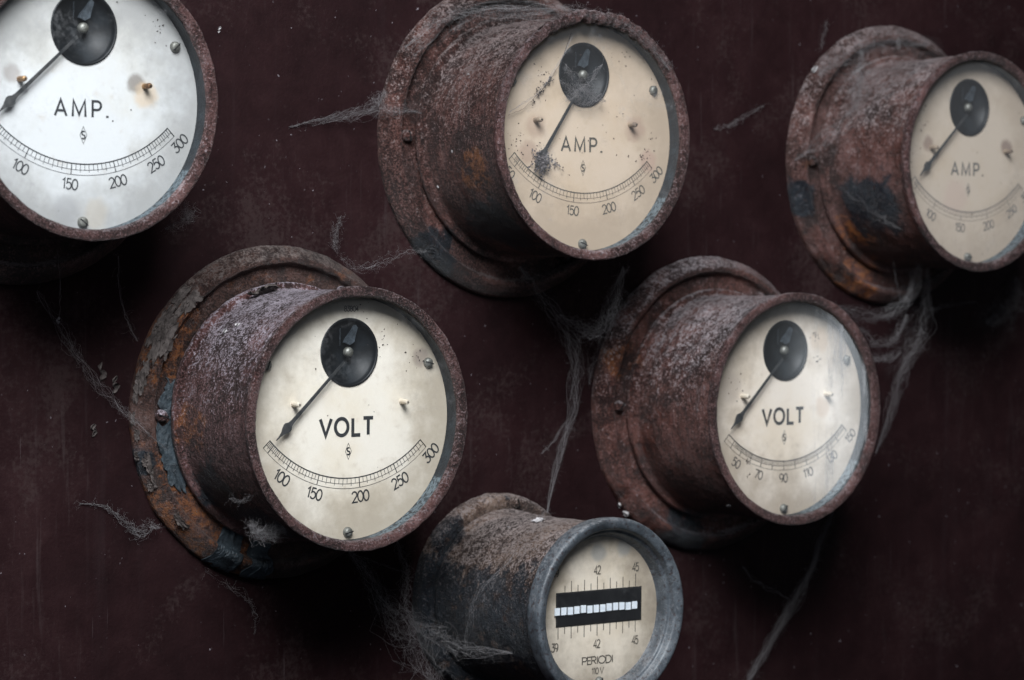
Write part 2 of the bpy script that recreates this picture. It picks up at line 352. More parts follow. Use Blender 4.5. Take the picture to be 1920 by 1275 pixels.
def web_mat():
    g = NT('dusty_silk')
    d = g.n('ShaderNodeBsdfDiffuse', {'Color': (.32, .305, .31)}).outputs[0]; t = g.n('ShaderNodeBsdfTranslucent', {'Color': (.32, .305, .31)}).outputs[0]
    return g.out(g.n('ShaderNodeMixShader', {0: .35, 1: d, 2: t}).outputs[0])

M = {
 'panel': panel_mat(), 'web': web_mat(),
 'gasket': gasket_mat(),
 'hub': plain('black_well', (.003, .004, .005), (.009, .012, .015), 5, .5, 0, .1, .3),
 'steel': plain('dull_steel', (.22, .22, .20), (.09, .09, .075), 18, .5, .5, .3),
 'pin': plain('ivory_pin', (.62, .56, .46), (.50, .42, .32), 10, .5), 'dullpin': plain('stained_pin', (.30, .235, .17), (.14, .10, .075), 16, .6), 'brass': plain('tarnished_brass', (.34, .21, .10), (.12, .06, .03), 16, .4, .6),
 'needle': plain('black_needle', (.016, .018, .020), (.045, .045, .045), 12, .5, 0, .2),
 'arm': plain('aluminium_arm', (.060, .076, .092), (.022, .029, .036), 9, .55, .2, .6),
 'flake': plain('blue_black_paint_flake', (.050, .066, .078), (.012, .016, .020), 9, .45, 0, 1.0),
 'greyflake': plain('grey_paint_flake', (.105, .085, .078), (.035, .026, .023), 12, .75, 0, 1.0),
 'whiteflake': plain('white_paint_flake', (.46, .44, .44), (.28, .26, .26), 20, .8),
 'crust': plain('grey_crust', (.21, .185, .19), (.03, .026, .028), 30, .9, 0, 1.0),
 'bezel_grey': rust('worn_grey_bezel', 31, base=((.036, .043, .050), (.070, .081, .094), (.115, .130, .145)), dust=(.20, .20, .205), dust_amt=.55, orange=.0, black=.10, streak=.3, bump=.22, frost=.05, grain=.35),
 'reed': plain('white_enamel', (.85, .90, .95), (.75, .82, .90), 30, .4), 'slot': plain('black_slot', (.004, .004, .005), (.008, .008, .009), 8, .5, 0, .2),
}

# ------------------------------------------------------------------ the panel
pm = MB(); pm.add([(x, y, z) for x in (-14, 24) for y in (0, .25) for z in (-12, 12)], [(0, 4, 5, 1), (2, 3, 7, 6), (0, 1, 3, 2), (4, 6, 7, 5), (1, 5, 7, 3), (0, 2, 6, 4)])
tag(pm.build('panel', M['panel'], smooth=False), 'dark maroon painted steel panel carrying the meters', 'panel', None, 'structure')

# ------------------------------------------------------------------ meter builders
HZ, HR, DD, DR = .4978, .2559, 1.0264, 1.2016
def screw(parent, x, z, a, r, mat, rot=30, name='screw', h=None):
    h = h or r * .55; m = lathe(smooth_prof([(r * 1.02, a - .01), (r, a + h * .35), (r * .72, a + h * .85), (r * .3, a + h), (.001, a + h)]), 28, cx=x, cz=z); o = m.build(name, mat, parent)
    c, s_ = math.cos(math.radians(rot)), math.sin(math.radians(rot)); b = MB(); L, wd = r * .86, r * .10
    pts = [(x + u * L * c - v * wd * s_, z + u * L * s_ + v * wd * c) for u, v in ((-1, -1), (1, -1), (1, 1), (-1, 1))]
    b.add([(px, -(a + h * .35), pz) for px, pz in pts] + [(px, -(a + h * 1.03), pz) for px, pz in pts], [(0, 1, 5, 4), (1, 2, 6, 5), (2, 3, 7, 6), (3, 0, 4, 7), (4, 5, 6, 7)])
    b.build('slot', M['slot'], o, smooth=False); return o
FL = smooth_prof([(1.303, 0), (1.306, .03), (1.300, .05), (1.285, .075), (1.222, .150), (1.205, .163), (1.180, .163), (1.165, .148), (1.150, .105), (1.135, .096), (1.05, .096), (.90, .098)], 1)
BA = smooth_prof([(.93, .118), (1.010, .120), (1.018, .130), (1.018, .165), (1.008, .176), (.975, .182), (.962, .20), (.958, .26), (.958, .32), (.960, .6), (.966, .9), (.974, 1.06), (.984, 1.14)], 1)
RI = smooth_prof([(.978, 1.125), (.988, 1.145), (.996, 1.172), (.996, 1.190), (.985, 1.201), (.960, 1.203), (.936, 1.198), (.922, 1.188), (.914, 1.17), (.913, 1.155)], 1)
def fleck(m, p, nrm, sz, seed):
    n = Vector(nrm).normalized(); u = n.orthogonal().normalized(); u.rotate(Matrix.Rotation(seed * 1.7, 3, n)); v = n.cross(u); k = 7; t = []; b = []
    for i in range(k):
        a = 2 * PI * i / k; r = sz * (.55 + .6 * random.random()); q = Vector(p) + u * math.cos(a) * r + v * math.sin(a) * r * .6
        t.append(q + n * sz * (.25 + .35 * random.random())); b.append(q + n * .0008)
    m.add(t + b, [tuple(range(k)), tuple(range(2 * k - 1, k - 1, -1))] + [(i, (i + 1) % k, k + (i + 1) % k, k + i) for i in range(k)])

def meter(name, label, group, x, z, seed, word, sc_def, rmat, paper_m, ink_m, glass_m, needle, pins='pin', rim_top=.0, flange_m=None, needle_len=.93, nh=.072):
    root = bpy.data.objects.new(name, None); C.objects.link(root); root.location = Vector((x, 0, z)) * S
    tag(root, label, 'meter', group)
    lathe(FL, 420, .016, .010, 5, seed, top_amp=.008).build('flange', flange_m or rmat, root)
    lathe(BA, 480, .018, .0050, 8, seed + 2, top_amp=.006 + rim_top * .5).build('case', rmat, root)
    lathe(RI, 560, .009, .0055, 10, seed + 4, top_amp=rim_top).build('bezel', rust('gritty_bezel_rust', seed + 20, base=((.024, .009, .008), (.088, .034, .030), (.150, .078, .074)), dust=(.24, .195, .20), dust_amt=.75, orange=.12, black=.05, streak=0, frost=.55, bump=1.1), root)
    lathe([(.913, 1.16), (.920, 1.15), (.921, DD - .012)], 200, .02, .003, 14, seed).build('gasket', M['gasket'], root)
    for t in (180, 60, -60):
        screw(root, 1.088 * math.cos(math.radians(t)), 1.088 * math.sin(math.radians(t)), .098, .050, rmat, 40 + seed * 31, 'flange_screw', .062)
    # dial with the round opening of the movement
    n = 96; K = 8; vs = []; fs = []
    for i in range(K + 1):
        t = i / K
        for k in range(n):
            a = 2 * PI * k / n; r = HR * (1 - t) + .919 * t; vs.append((r * math.cos(a), -DD, (1 - t) * HZ + r * math.sin(a)))
    for i in range(K):
        for k in range(n): fs.append((i * n + k, i * n + (k + 1) % n, (i + 1) * n + (k + 1) % n, (i + 1) * n + k))
    dm = MB(); dm.add(vs, fs); dial = dm.build('dial', paper_m, root, smooth=False)
    # movement seen in the opening
    hub = lathe([(HR + .004, DD + .004), (HR + .003, DD + .010), (HR - .008, DD + .010), (HR - .014, DD - .002), (HR - .016, DD - .05), (.001, DD - .055)], 96, cz=HZ).build('movement', M['hub'], root)
    lathe(smooth_prof([(.040, DD - .02), (.038, DD + .008), (.022, DD + .022), (.001, DD + .025)]), 24, cz=HZ).build('pivot_cap', M['steel'], hub)
    am = MB(); ang = math.radians(58 + 4 * (seed % 3)); c, s_ = math.cos(ang), math.sin(ang)
    out = [(.06, -.02), (.10, -.045), (.14, -.035), (.21, -.02), (.22, .006), (.14, .018), (.09, .03), (.055, .03)]
    P2 = [(q[0] * c - q[1] * s_ - .03, HZ + q[0] * s_ + q[1] * c + .01) for q in out]; k = len(P2)
    am.add([(p, -DD + .010, q) for p, q in P2] + [(p, -DD + .04, q) for p, q in P2], [tuple(range(k))] + [(i, (i + 1) % k, k + (i + 1) % k, k + i) for i in range(k)])
    am.build('bridge_arm', M['arm'], hub, smooth=False)
    hs = MB(); tube(hs, [Vector((-.075 + .006 * math.cos(i * 1.6), -DD + .012 + .006 * math.sin(i * 1.6), HZ + .05 + i * .0022)) for i in range(60)], .0022, 3); hs.build('hairspring', M['arm'], hub)
    # printed scale, words and emblem
    maj, minor, labels, lo, hi = sc_def; y = -DD - .0016; sm = MB()
    def pol(r, d): return (r * math.sin(math.radians(d)), HZ - r * math.cos(math.radians(d)))
    def arc(r, wd, yy): ribbon(sm, [pol(r, lo + (hi - lo) * k / 80) for k in range(81)], wd, yy)
    arc(.952, .0085, y); arc(.994, .0034, y - .0003); arc(1.030, .0034, y - .0003)
    for d in (lo, hi): ribbon(sm, [pol(.948, d), pol(1.032, d)], .0070, y - .0006)
    for d in maj: ribbon(sm, [pol(.952, d), pol(1.030, d)], .0072, y - .0006)
    for j, (d, lg) in enumerate(minor): ribbon(sm, [pol(.955, d), pol(1.010 if lg else .994, d)], .0042, y - .0006)
    sm.build('scale', ink_m, dial, smooth=False)
    for t, d in labels:
        px, pz = pol(1.098, d); nm = MB(); text(nm, t, px, pz, nh, .0098 if nh < .078 else .0118, y, d, wx=1.0); nm.build('numeral', ink_m, dial, smooth=False)
    wm = MB()
    if word == 'VOLT': text(wm, 'VOLT', -.004, -.066, .127, .0275, y, sp=1.27)
    else: text(wm, 'AMP.', .0, -.066, .112, .0180, y, sp=1.43)
    wm.build('lettering', ink_m, dial, smooth=False)
    em = MB(); ribbon(em, [(-.0, -.190), (.027, -.250), (0, -.312), (-.027, -.250)], .0042, y, True); text(em, 'S', .0, -.250, .052, .011, y - .0006, wx=.9)
    em.build('emblem', ink_m, dial, smooth=False)
    # pointer
    nd = MB(); d0 = math.radians(needle)
    LN = needle_len
    prof = [(.10, .010), (.30, .011), (.55, .0125), (LN - .20, .015), (LN - .170, .020), (LN - .145, .036), (LN - .130, .038), (LN - .105, .030), (LN - .075, .013), (LN - .04, .006), (LN, .003)]
    L = []; 
    for r, wd in prof:
        for sgn in (-1, 1):
            for hh in (.042, .050):
                L.append((r * math.sin(d0) + sgn * wd * math.cos(d0), -DD - hh, HZ - r * math.cos(d0) + sgn * wd * math.sin(d0)))
    fs = []
    for i in range(len(prof) - 1):
        a = i * 4; b = a + 4; fs += [(a, a + 2, b + 2, b), (a + 1, b + 1, b + 3, a + 3), (a, b, b + 1, a + 1), (a + 2, a + 3, b + 3, b + 2)]
    nd.add(L, fs); nd.build('pointer', M['needle'], root, smooth=False)
    for sx in (-.495, .485):
        p = lathe(smooth_prof([(.021, DD - .01), (.021, DD + .078), (.016, DD + .088), (.001, DD + .089)], 1), 18, cx=sx, cz=.115).build('stop_pin', M[pins], root)
        lathe([(.006, DD + .0885), (.006, DD + .0915), (.001, DD + .0915)], 10, cx=sx, cz=.115).build('pin_tip', M['slot'], p)
    for sx, sz, rt in ((.732, .409, 5 + seed * 40), (-.732, .409, 70), (-.005, -.8615, 125 + seed * 17)): screw(root, sx, sz, DD + .002, .040, M['steel'], rt, 'dial_screw', .035)
    lathe([(.916, 1.152), (.55, 1.153), (.001, 1.153)], 72).build('glass', glass_m, root)
    return root

def interp(tbl, v):
    for (a, p), (b, q) in zip(tbl, tbl[1:]):
        if v <= b: return p + (q - p) * (v - a) / (b - a)
    return tbl[-1][1]
def scale300(tbl, lo, labels):
    maj = [interp(tbl, v) for v in (50, 100, 150, 200, 250, 300)]; mi = []
    for v in range(35, 300, 5):
        if v % 50: 
            d = interp(tbl, v)
            if d > lo + .5: mi.append((d, v % 10 == 0))
    return maj, mi, [(str(v), interp(tbl, v)) for v in labels], lo, tbl[-1][1]
TA = [(0, -50), (50, -42.5), (75, -36), (100, -26.2), (125, -16), (150, -5.4), (175, 4.7), (200, 14.5), (225, 23.9), (250, 32.1), (275, 39.2), (300, 45)]
TV = [(0, -50), (30, -47.2), (50, -44.2), (75, -39.5), (100, -32.6), (125, -24.6), (150, -16), (175, -5), (200, 5.9), (225, 16.2), (250, 25.8), (275, 35.4), (300, 44.3)]
SA = scale300(TA, -47, (50, 100, 150, 200, 250, 300)); SV = scale300(TV, -47.2, (100, 150, 200, 250, 300))
TB = [(30, -42.3), (40, -37.2), (50, -30.3), (60, -23), (70, -15.6), (90, -.2), (110, 15.2), (130, 31.4), (150, 46.3)]
SB = ([interp(TB, v) for v in range(40, 160, 10)], [(interp(TB, v), False) for v in range(42, 150) if v % 10], [(str(v), interp(TB, v)) for v in (50, 70, 90, 110, 130, 150)], -42.3, 46.3)

GA, GV = 'ammeters along the top of the panel', 'voltmeters in the lower row'
rA1 = rust('rusty_case_paint', 1, dust=(.22, .18, .19), orange=.35, black=.15)
A1 = meter('ammeter', 'rusty ammeter with the whitest dial, brass pins and flange cut off by the photo', GA, -.5705, 1.2232, 1, 'AMP.', SA, rA1,
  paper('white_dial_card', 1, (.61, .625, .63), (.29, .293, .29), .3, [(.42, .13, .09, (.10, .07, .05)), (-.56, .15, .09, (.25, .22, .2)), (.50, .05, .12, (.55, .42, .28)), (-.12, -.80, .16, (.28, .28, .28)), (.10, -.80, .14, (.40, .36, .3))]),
  ink('black_print', wear=.2, seed=1), glass('dusty_pane', 1, .016, .20), -47.4, 'brass')
rA2 = rust('rusty_case_paint', 2, base=((.024, .008, .006), (.100, .033, .024), (.195, .092, .078)), dust=(.36, .29, .28), dust_amt=.9, orange=.08, black=.15, streak=1.0, bump=1.3, grain=1.25,
  orange_spots=[(-.9, .8, -.3, .22)], black_spots=[(-.62, .75, -.75, .35), (-.8, .12, -.95, .25)])
A2 = meter('ammeter', 'dust-caked ammeter with a crust of debris on its pointer tip and crumbly bezel', GA, 3.9375, 1.1381, 2, 'AMP.', SA, rA2,
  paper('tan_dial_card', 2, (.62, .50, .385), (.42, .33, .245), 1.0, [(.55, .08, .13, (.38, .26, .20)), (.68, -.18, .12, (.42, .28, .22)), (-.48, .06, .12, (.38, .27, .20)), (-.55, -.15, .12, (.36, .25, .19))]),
  ink('faded_print', (.075, .072, .062), .40, 2), glass('dusty_pane', 2, .06, .32), -34.3, 'dullpin', rim_top=.028)
rA3 = rust('rusty_case_paint', 3, base=((.020, .008, .006), (.078, .028, .021), (.140, .068, .060)), dust=(.34, .29, .29), orange=.3, black=.12, grain=.65,
  orange_spots=[(-.50, .14, -1.12, .32), (-.72, .35, -.62, .22)], black_spots=[(-.85, .68, -.42, .38), (-1.22, .1, -.35, .2)])
A3 = meter('ammeter', 'ammeter with greyed hub, stained pins and a bare blue-black patch on its case', GA, 8.4502, 1.0838, 3, 'AMP.', SA, rA3,
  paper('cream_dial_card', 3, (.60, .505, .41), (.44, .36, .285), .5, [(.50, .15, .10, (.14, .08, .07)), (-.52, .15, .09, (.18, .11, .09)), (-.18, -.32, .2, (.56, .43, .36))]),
  ink('faded_print', (.11, .11, .108), .30, 3), glass('dusty_pane', 3, .09, .18), -46.6, 'dullpin')
rV1 = rust('rusty_case_paint', 4, base=((.020, .007, .006), (.080, .027, .022), (.165, .078, .075)), dust=(.48, .43, .49), orange=.22, black=.10, streak=.6,  # dust, its tint brightened to paint in the lavender sheen of the case
  orange_spots=[(-.80, .45, -.55, .22), (-.93, .35, -.05, .2)], black_spots=[(-.75, .45, -.62, .30), (-.55, .75, -.8, .25)])
fV1 = rust('flaking_flange_paint', 5, base=((.022, .011, .009), (.070, .030, .021), (.10, .055, .047)), dust=(.14, .115, .105), orange=.75, black=.12,
  orange_spots=[(-1.02, .14, .52, .34), (-.92, .14, -.66, .42), (-.72, .10, -.95, .50), (-.35, .1, -1.2, .25), (-1.1, .14, -.25, .16)], black_spots=[(-1.28, .05, -.35, .16)])
V1 = meter('voltmeter', 'large clear voltmeter reading to 300 with peeling paint and orange rust on its flange', GV, 1.6809, -1.0706, 4, 'VOLT', SV, rV1,
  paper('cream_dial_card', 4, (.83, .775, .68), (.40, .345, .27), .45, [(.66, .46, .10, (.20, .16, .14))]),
  ink('black_print', wear=.25, seed=4), glass('dusty_pane', 4, .018, .16), -46.1, 'pin', flange_m=fV1, nh=.080)
rV2 = rust('rusty_case_paint', 6, base=((.022, .007, .006), (.098, .031, .021), (.165, .072, .062)), dust=(.40, .36, .375), orange=.3, black=.08, streak=.9, grain=.8,
  orange_spots=[(-1.08, .14, .40, .20)], black_spots=[(-.35, .14, -1.2, .3)])
V2 = meter('voltmeter', 'voltmeter reading to 150 with white run marks down the right of its glass', GV, 6.1881, -1.1027, 6, 'VOLT', SB, rV2,
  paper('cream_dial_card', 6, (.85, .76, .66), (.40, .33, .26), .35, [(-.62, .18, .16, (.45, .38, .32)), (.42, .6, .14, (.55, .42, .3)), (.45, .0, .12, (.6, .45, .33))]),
  ink('faded_print', (.040, .040, .041), .42, 6), glass('streaked_pane', 6, .02, .10, streaks=.62), -45.0, 'pin', nh=.073)
smb = MB(); text(smb, '83804', .02, .826, .040, .0060, -DD - .0016, sp=1.02)
smb.build('serial_number', ink('grey_print', (.10, .09, .08), .35, 8), [o for o in V1.children if o.name.startswith('dial') and 'screw' not in o.name][0], smooth=False)

# peeling paint on the big voltmeter
fk = MB()
patch(fk, FL, 166, 181, .66, .99, .004, .014, 30, 14, .26, 1); fk.build('peeling_paint', M['flake'], V1, False)
fk = MB(); patch(fk, FL, 183, 211, .55, 1.0, .005, .022, 34, 14, .24, 2); fk.build('peeling_paint', M['flake'], V1, False)
fk = MB(); patch(fk, FL, 239, 250, .06, .95, .002, .006, 24, 18, .16, 3); fk.build('peeling_paint', M['flake'], V1, False)
fk = MB(); patch(fk, FL, 254, 264, .10, .95, .002, .006, 28, 18, .2, 4); fk.build('peeling_paint', M['flake'], V1, False)
gk = MB()
for i in range(20):
    t = random.uniform(128, 166); s0 = random.uniform(.08, .34); patch(gk, FL, t, t + random.uniform(4, 11), s0, s0 + random.uniform(.05, .13), .002 + .004 * random.random(), .022, 12, 6, .30, 20 + i, .004)
for i in range(8):
    t = random.uniform(176, 222); s0 = random.uniform(.06, .32); patch(gk, FL, t, t + random.uniform(3, 7), s0, s0 + random.uniform(.05, .10), .002, .02, 9, 5, .30, 90 + i, .004)
gk.build('flaking_paint', M['greyflake'], V1, False)
gk = MB(); patch(gk, BA, 99, 112, .16, .24, .02, .09, 16, 6, .25, 200); gk.build('paint_curl', M['greyflake'], V1)
for t, a in ((138, .42), (134, .52)):
    wk = MB(); fleck(wk, (.965 * math.cos(math.radians(t)), -a, .965 * math.sin(math.radians(t))), (math.cos(math.radians(t)), 0, math.sin(math.radians(t))), .030, t)
    wk.build('paint_fleck', M['whiteflake'], V1)
def flecks(root, lst):
    for t, a, r, sz in lst:
        k = MB(); fleck(k, (r * math.cos(math.radians(t)), -a, r * math.sin(math.radians(t))), (math.cos(math.radians(t)), 0, math.sin(math.radians(t))), sz, t)
        k.build('paint_fleck', M['whiteflake'], root)
flecks(V2, [(238, .9, .965, .03), (225, .02, 1.31, .05), (221, .02, 1.31, .035)]); flecks(A2, [(188, .55, .965, .012), (150, .6, .965, .015), (205, .25, .965, .014)]); flecks(A3, [(140, .06, 1.31, .05)])
# crust of debris on the pointer of the second ammeter
ck = MB()
for i in range(240):
    r = random.gauss(.86, .045); d = math.radians(random.gauss(-33.5 + (r - .83) * 20, 2.6)); p = Vector((r * math.sin(d) + .01, -DD - random.uniform(.012, .07), HZ - r * math.cos(d)))
    fleck(ck, p, (random.uniform(-1, 1), -1.2, random.uniform(-1, 1)), random.uniform(.006, .017), i)
for i in range(60):
    p = Vector((random.gauss(-.33, .05), -DD - random.uniform(.004, .04), random.gauss(-.21, .02) + 0)); p.z -= (p.x + .33) * .5; fleck(ck, p, (random.uniform(-1, 1), -1.2, random.uniform(-1, 1)), random.uniform(.004, .013), i)
ck.build('debris_crust', M['crust'], A2)
M['soot'] = plain('dark_grit', (.055, .038, .032), (.02, .015, .013), 30, .9, 0, .8)
def debris(root, n, spots, seed):
    random.seed(seed); k = MB()
    for x, z, s_, m_ in spots:
        for i in range(m_):
            px, pz = random.gauss(x, s_), random.gauss(z, s_)
            if px * px + pz * pz < .8: fleck(k, (px, -DD - .001, pz), (random.uniform(-.4, .4), -1, random.uniform(-.4, .4)), random.uniform(.0035, .010), i)
    k.build('debris', M['soot'], root)
debris(A2, 0, [(.66, -.12, .035, 16), (.40, .66, .05, 10), (-.42, .48, .05, 22), (-.68, -.04, .05, 18), (.30, .15, .10, 8), (.72, .02, .03, 6), (-.55, -.12, .05, 8), (0, .2, .5, 40)], 5)
debris(V1, 0, [(.60, .46, .05, 12), (.30, .62, .06, 10), (.12, .80, .06, 6), (0, 0, .5, 12)], 6)
debris(A1, 0, [(.62, .52, .06, 12), (.40, .72, .06, 6), (0, -.1, .5, 10)], 7)
debris(A3, 0, [(-.62, .35, .06, 12), (.1, .1, .5, 16), (-.75, .0, .05, 8)], 8)
debris(V2, 0, [(.36, .62, .03, 16), (.37, .40, .03, 10), (-.55, .22, .07, 14), (-.42, -.44, .012, 12), (-.43, -.55, .012, 5)], 9)

tk = MB(); random.seed(4)
def dial_pt(u, v): p = at(u, v, DD + .02); return Vector((p.x - 3.9375, -DD - .02, p.z - 1.1381))
tube(tk, [q + Vector((random.gauss(0, .003), random.gauss(0, .003), random.gauss(0, .003))) for q in spline([dial_pt(*q) for q in ((953, 216), (985, 200), (1012, 172), (1032, 148), (1050, 118), (1072, 62))], 40)], [.0012 + .0035 * abs(noise.noise(Vector((k * .3, 2, 1)))) for k in range(41)], 4)
for k in range(70):
    t = random.choice((.38, .45, .52, .56, .60, .30)); q = spline([dial_pt(*q) for q in ((953, 216), (985, 200), (1012, 172), (1032, 148), (1050, 118), (1072, 62))], 50)[int(t * 50)]
    fleck(tk, q + Vector((random.gauss(0, .022), random.gauss(0, .006), random.gauss(0, .022))), (random.uniform(-1, 1), -1, random.uniform(-1, 1)), random.uniform(.004, .013), k)
tk.build('dirt_thread', M['soot'], A2)
# ------------------------------------------------------------------ frequency meter
random.seed(11)
FX, FZ, FD = 3.8407, -2.6391, 1.4092
F = bpy.data.objects.new('frequency_meter', None); C.objects.link(F); F.location = Vector((FX, 0, FZ)) * S
tag(F, 'smaller frequency meter with grey bezel and black slot of white squares in its dial', 'meter', 'frequency meters on the panel')
rF = rust('tan_and_black_case', 9, base=((.030, .017, .014), (.125, .074, .052), (.25, .175, .135)), dust=(.40, .33, .31), dust_amt=.9, orange=.40, black=.30, low_black=.26, black_spots=[(-.75, .12, .15, .30), (-.62, .1, .55, .2)], streak=.4)
FFL = smooth_prof([(.833, 0), (.836, .04), (.828, .10), (.80, .135), (.76, .15), (.72, .14), (.66, .14)], 1)
FBA = smooth_prof([(.66, .13), (.715, .145), (.712, .19), (.695, .23), (.690, .32), (.690, .8), (.692, 1.3), (.694, 1.42)], 1)
lathe(FFL, 300, .016, .008, 6, 9, top_amp=.01).build('flange', rF, F)
lathe(FBA, 360, .02, .005, 8, 12, top_amp=.006).build('case', rF, F)
lathe(smooth_prof([(.690, 1.40), (.730, 1.405), (.746, 1.43), (.749, 1.53), (.747, 1.556), (.738, 1.570), (.722, 1.575), (.704, 1.572), (.672, 1.560), (.660, 1.550), (.654, 1.515), (.648, 1.500), (.630, 1.496), (.622, 1.485), (.604, 1.43), (.588, 1.405)], 1), 260, .012, .0018, 7, 3, top_amp=.003).build('bezel', M['bezel_grey'], F)
for t in (80.6, 200, 320): screw(F, .765 * math.cos(math.radians(t)), .765 * math.sin(math.radians(t)), .135, .045, rF, 20 + t, 'flange_screw', .05)
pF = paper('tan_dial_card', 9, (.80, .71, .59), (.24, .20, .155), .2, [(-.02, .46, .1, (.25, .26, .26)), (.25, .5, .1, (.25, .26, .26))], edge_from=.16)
dl = lathe([(.592, FD), (.3, FD), (.001, FD)], 72).build('dial', pF, F, smooth=False)
iF = ink('faded_print', (.085, .075, .062), .40, 9); y = -FD - .0016; T = Matrix.Rotation(math.radians(-.9), 3, 'Y')
sm = MB()
for k in range(-1, 12):
    xx = -.361 + k * .066; lg = k % 2 == 1; zt = .169; zb = -.104
    if k >= 0: ribbon(sm, [(xx, zt), (xx, zt + (.085 if lg else .052) + (.02 if k in (5, 11) else 0))], .0075, y)
    ribbon(sm, [(xx, zb), (xx, zb - (.095 if lg else .055))], .0075, y)
for t, xx in (('39', -.458), ('42', -.031), ('45', .365)):
    
    for zz in (.325, -.262): nm = MB(); text(nm, t, xx, zz, .064, .0095, y, wx=.80); nm.build('numeral', iF, dl, smooth=False)

for t, zz, hh, wd, wx in (('PERIODI', -.392, .058, .0095, 1.36), ('110 V', -.478, .048, .0070, .95)):
    lm = MB(); text(lm, t, -.02, zz, hh, wd, y, wx=wx); lm.build('lettering', iF, dl, smooth=False)
sm.build('scale', iF, dl, smooth=False)
# the slot: a black box sunk behind the card is shown as a proud black plate with the reed tips in front of it
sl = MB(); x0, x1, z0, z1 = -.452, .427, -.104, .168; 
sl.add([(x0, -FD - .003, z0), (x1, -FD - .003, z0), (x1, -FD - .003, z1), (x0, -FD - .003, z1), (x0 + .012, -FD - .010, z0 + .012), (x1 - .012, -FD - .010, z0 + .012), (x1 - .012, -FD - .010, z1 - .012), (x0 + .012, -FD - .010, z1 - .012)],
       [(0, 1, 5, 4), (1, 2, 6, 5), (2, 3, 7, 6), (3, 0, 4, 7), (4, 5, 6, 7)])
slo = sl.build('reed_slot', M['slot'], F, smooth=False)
zo = [q * .45 for q in [.0, .0, -.004, .002, .010, -.006, -.003, -.004, .004, .006, .003, -.008, .0]]
for k in range(-1, 12):
    xx = -.361 + k * .066 - .022; zz = .022 + zo[k + 1]; a, b_ = .0235, .029; rb = MB(); ya, yb = -FD - .0105, -FD - .022
    q = [(xx - a, zz - b_), (xx + a, zz - b_), (xx + a, zz + b_), (xx - a, zz + b_)]
    rb.add([(u, ya, v) for u, v in q] + [(u, yb, v) for u, v in q], [(0, 1, 5, 4), (1, 2, 6, 5), (2, 3, 7, 6), (3, 0, 4, 7), (4, 5, 6, 7)])
    rb.build('reed_tip', M['reed'], slo, smooth=False)
screw(F, -.01, -.562, FD + .002, .038, M['steel'], 60, 'dial_screw', .035)
lathe([(.632, 1.494), (.3, 1.495), (.001, 1.495)], 60).build('glass', glass('dusty_pane', 9, .012, .12), F)
fl_ = MB(); patch(fl_, FBA, 101, 108, .52, .585, .008, .02, 10, 6, .12, 301); fl_.build('paper_scrap', M['whiteflake'], F)
fl_ = MB(); fleck(fl_, (.692 * math.cos(2.05), -.62, .692 * math.sin(2.05)), (math.cos(2.05), 0, math.sin(2.05)), .014, 2); fl_.build('paint_fleck', M['whiteflake'], F)

# ------------------------------------------------------------------ paint chips clinging to the panel
for (u, v, sz), lb in zip([(192, 697, .055), (213, 722, .06), (178, 806, .04), (110, 601, .022), (412, 56, .022)],
    ['longer grey paint chip caught on the panel left of the big voltmeter', 'upright grey paint chip nearest the peeling flange of the big voltmeter', 'small grey paint chip above a faint vertical run mark on the panel', 'white speck hanging in the cobweb below the white-dialled ammeter', 'white paint speck on the panel right of the white-dialled ammeter']):
    k = MB(); p = at(u, v, .0)
    for j in range(3): fleck(k, Vector((random.uniform(-.02, .02), -.0, (j - 1) * sz * .7)), (random.uniform(-.5, .5), -1, random.uniform(-.5, .5)), sz * random.uniform(.5, .8), j)
    tag(k.build('paint_chip', M['whiteflake'] if sz <= .03 else M['greyflake'], loc=p), lb, 'paint chip', 'chips of paint stuck to the panel')

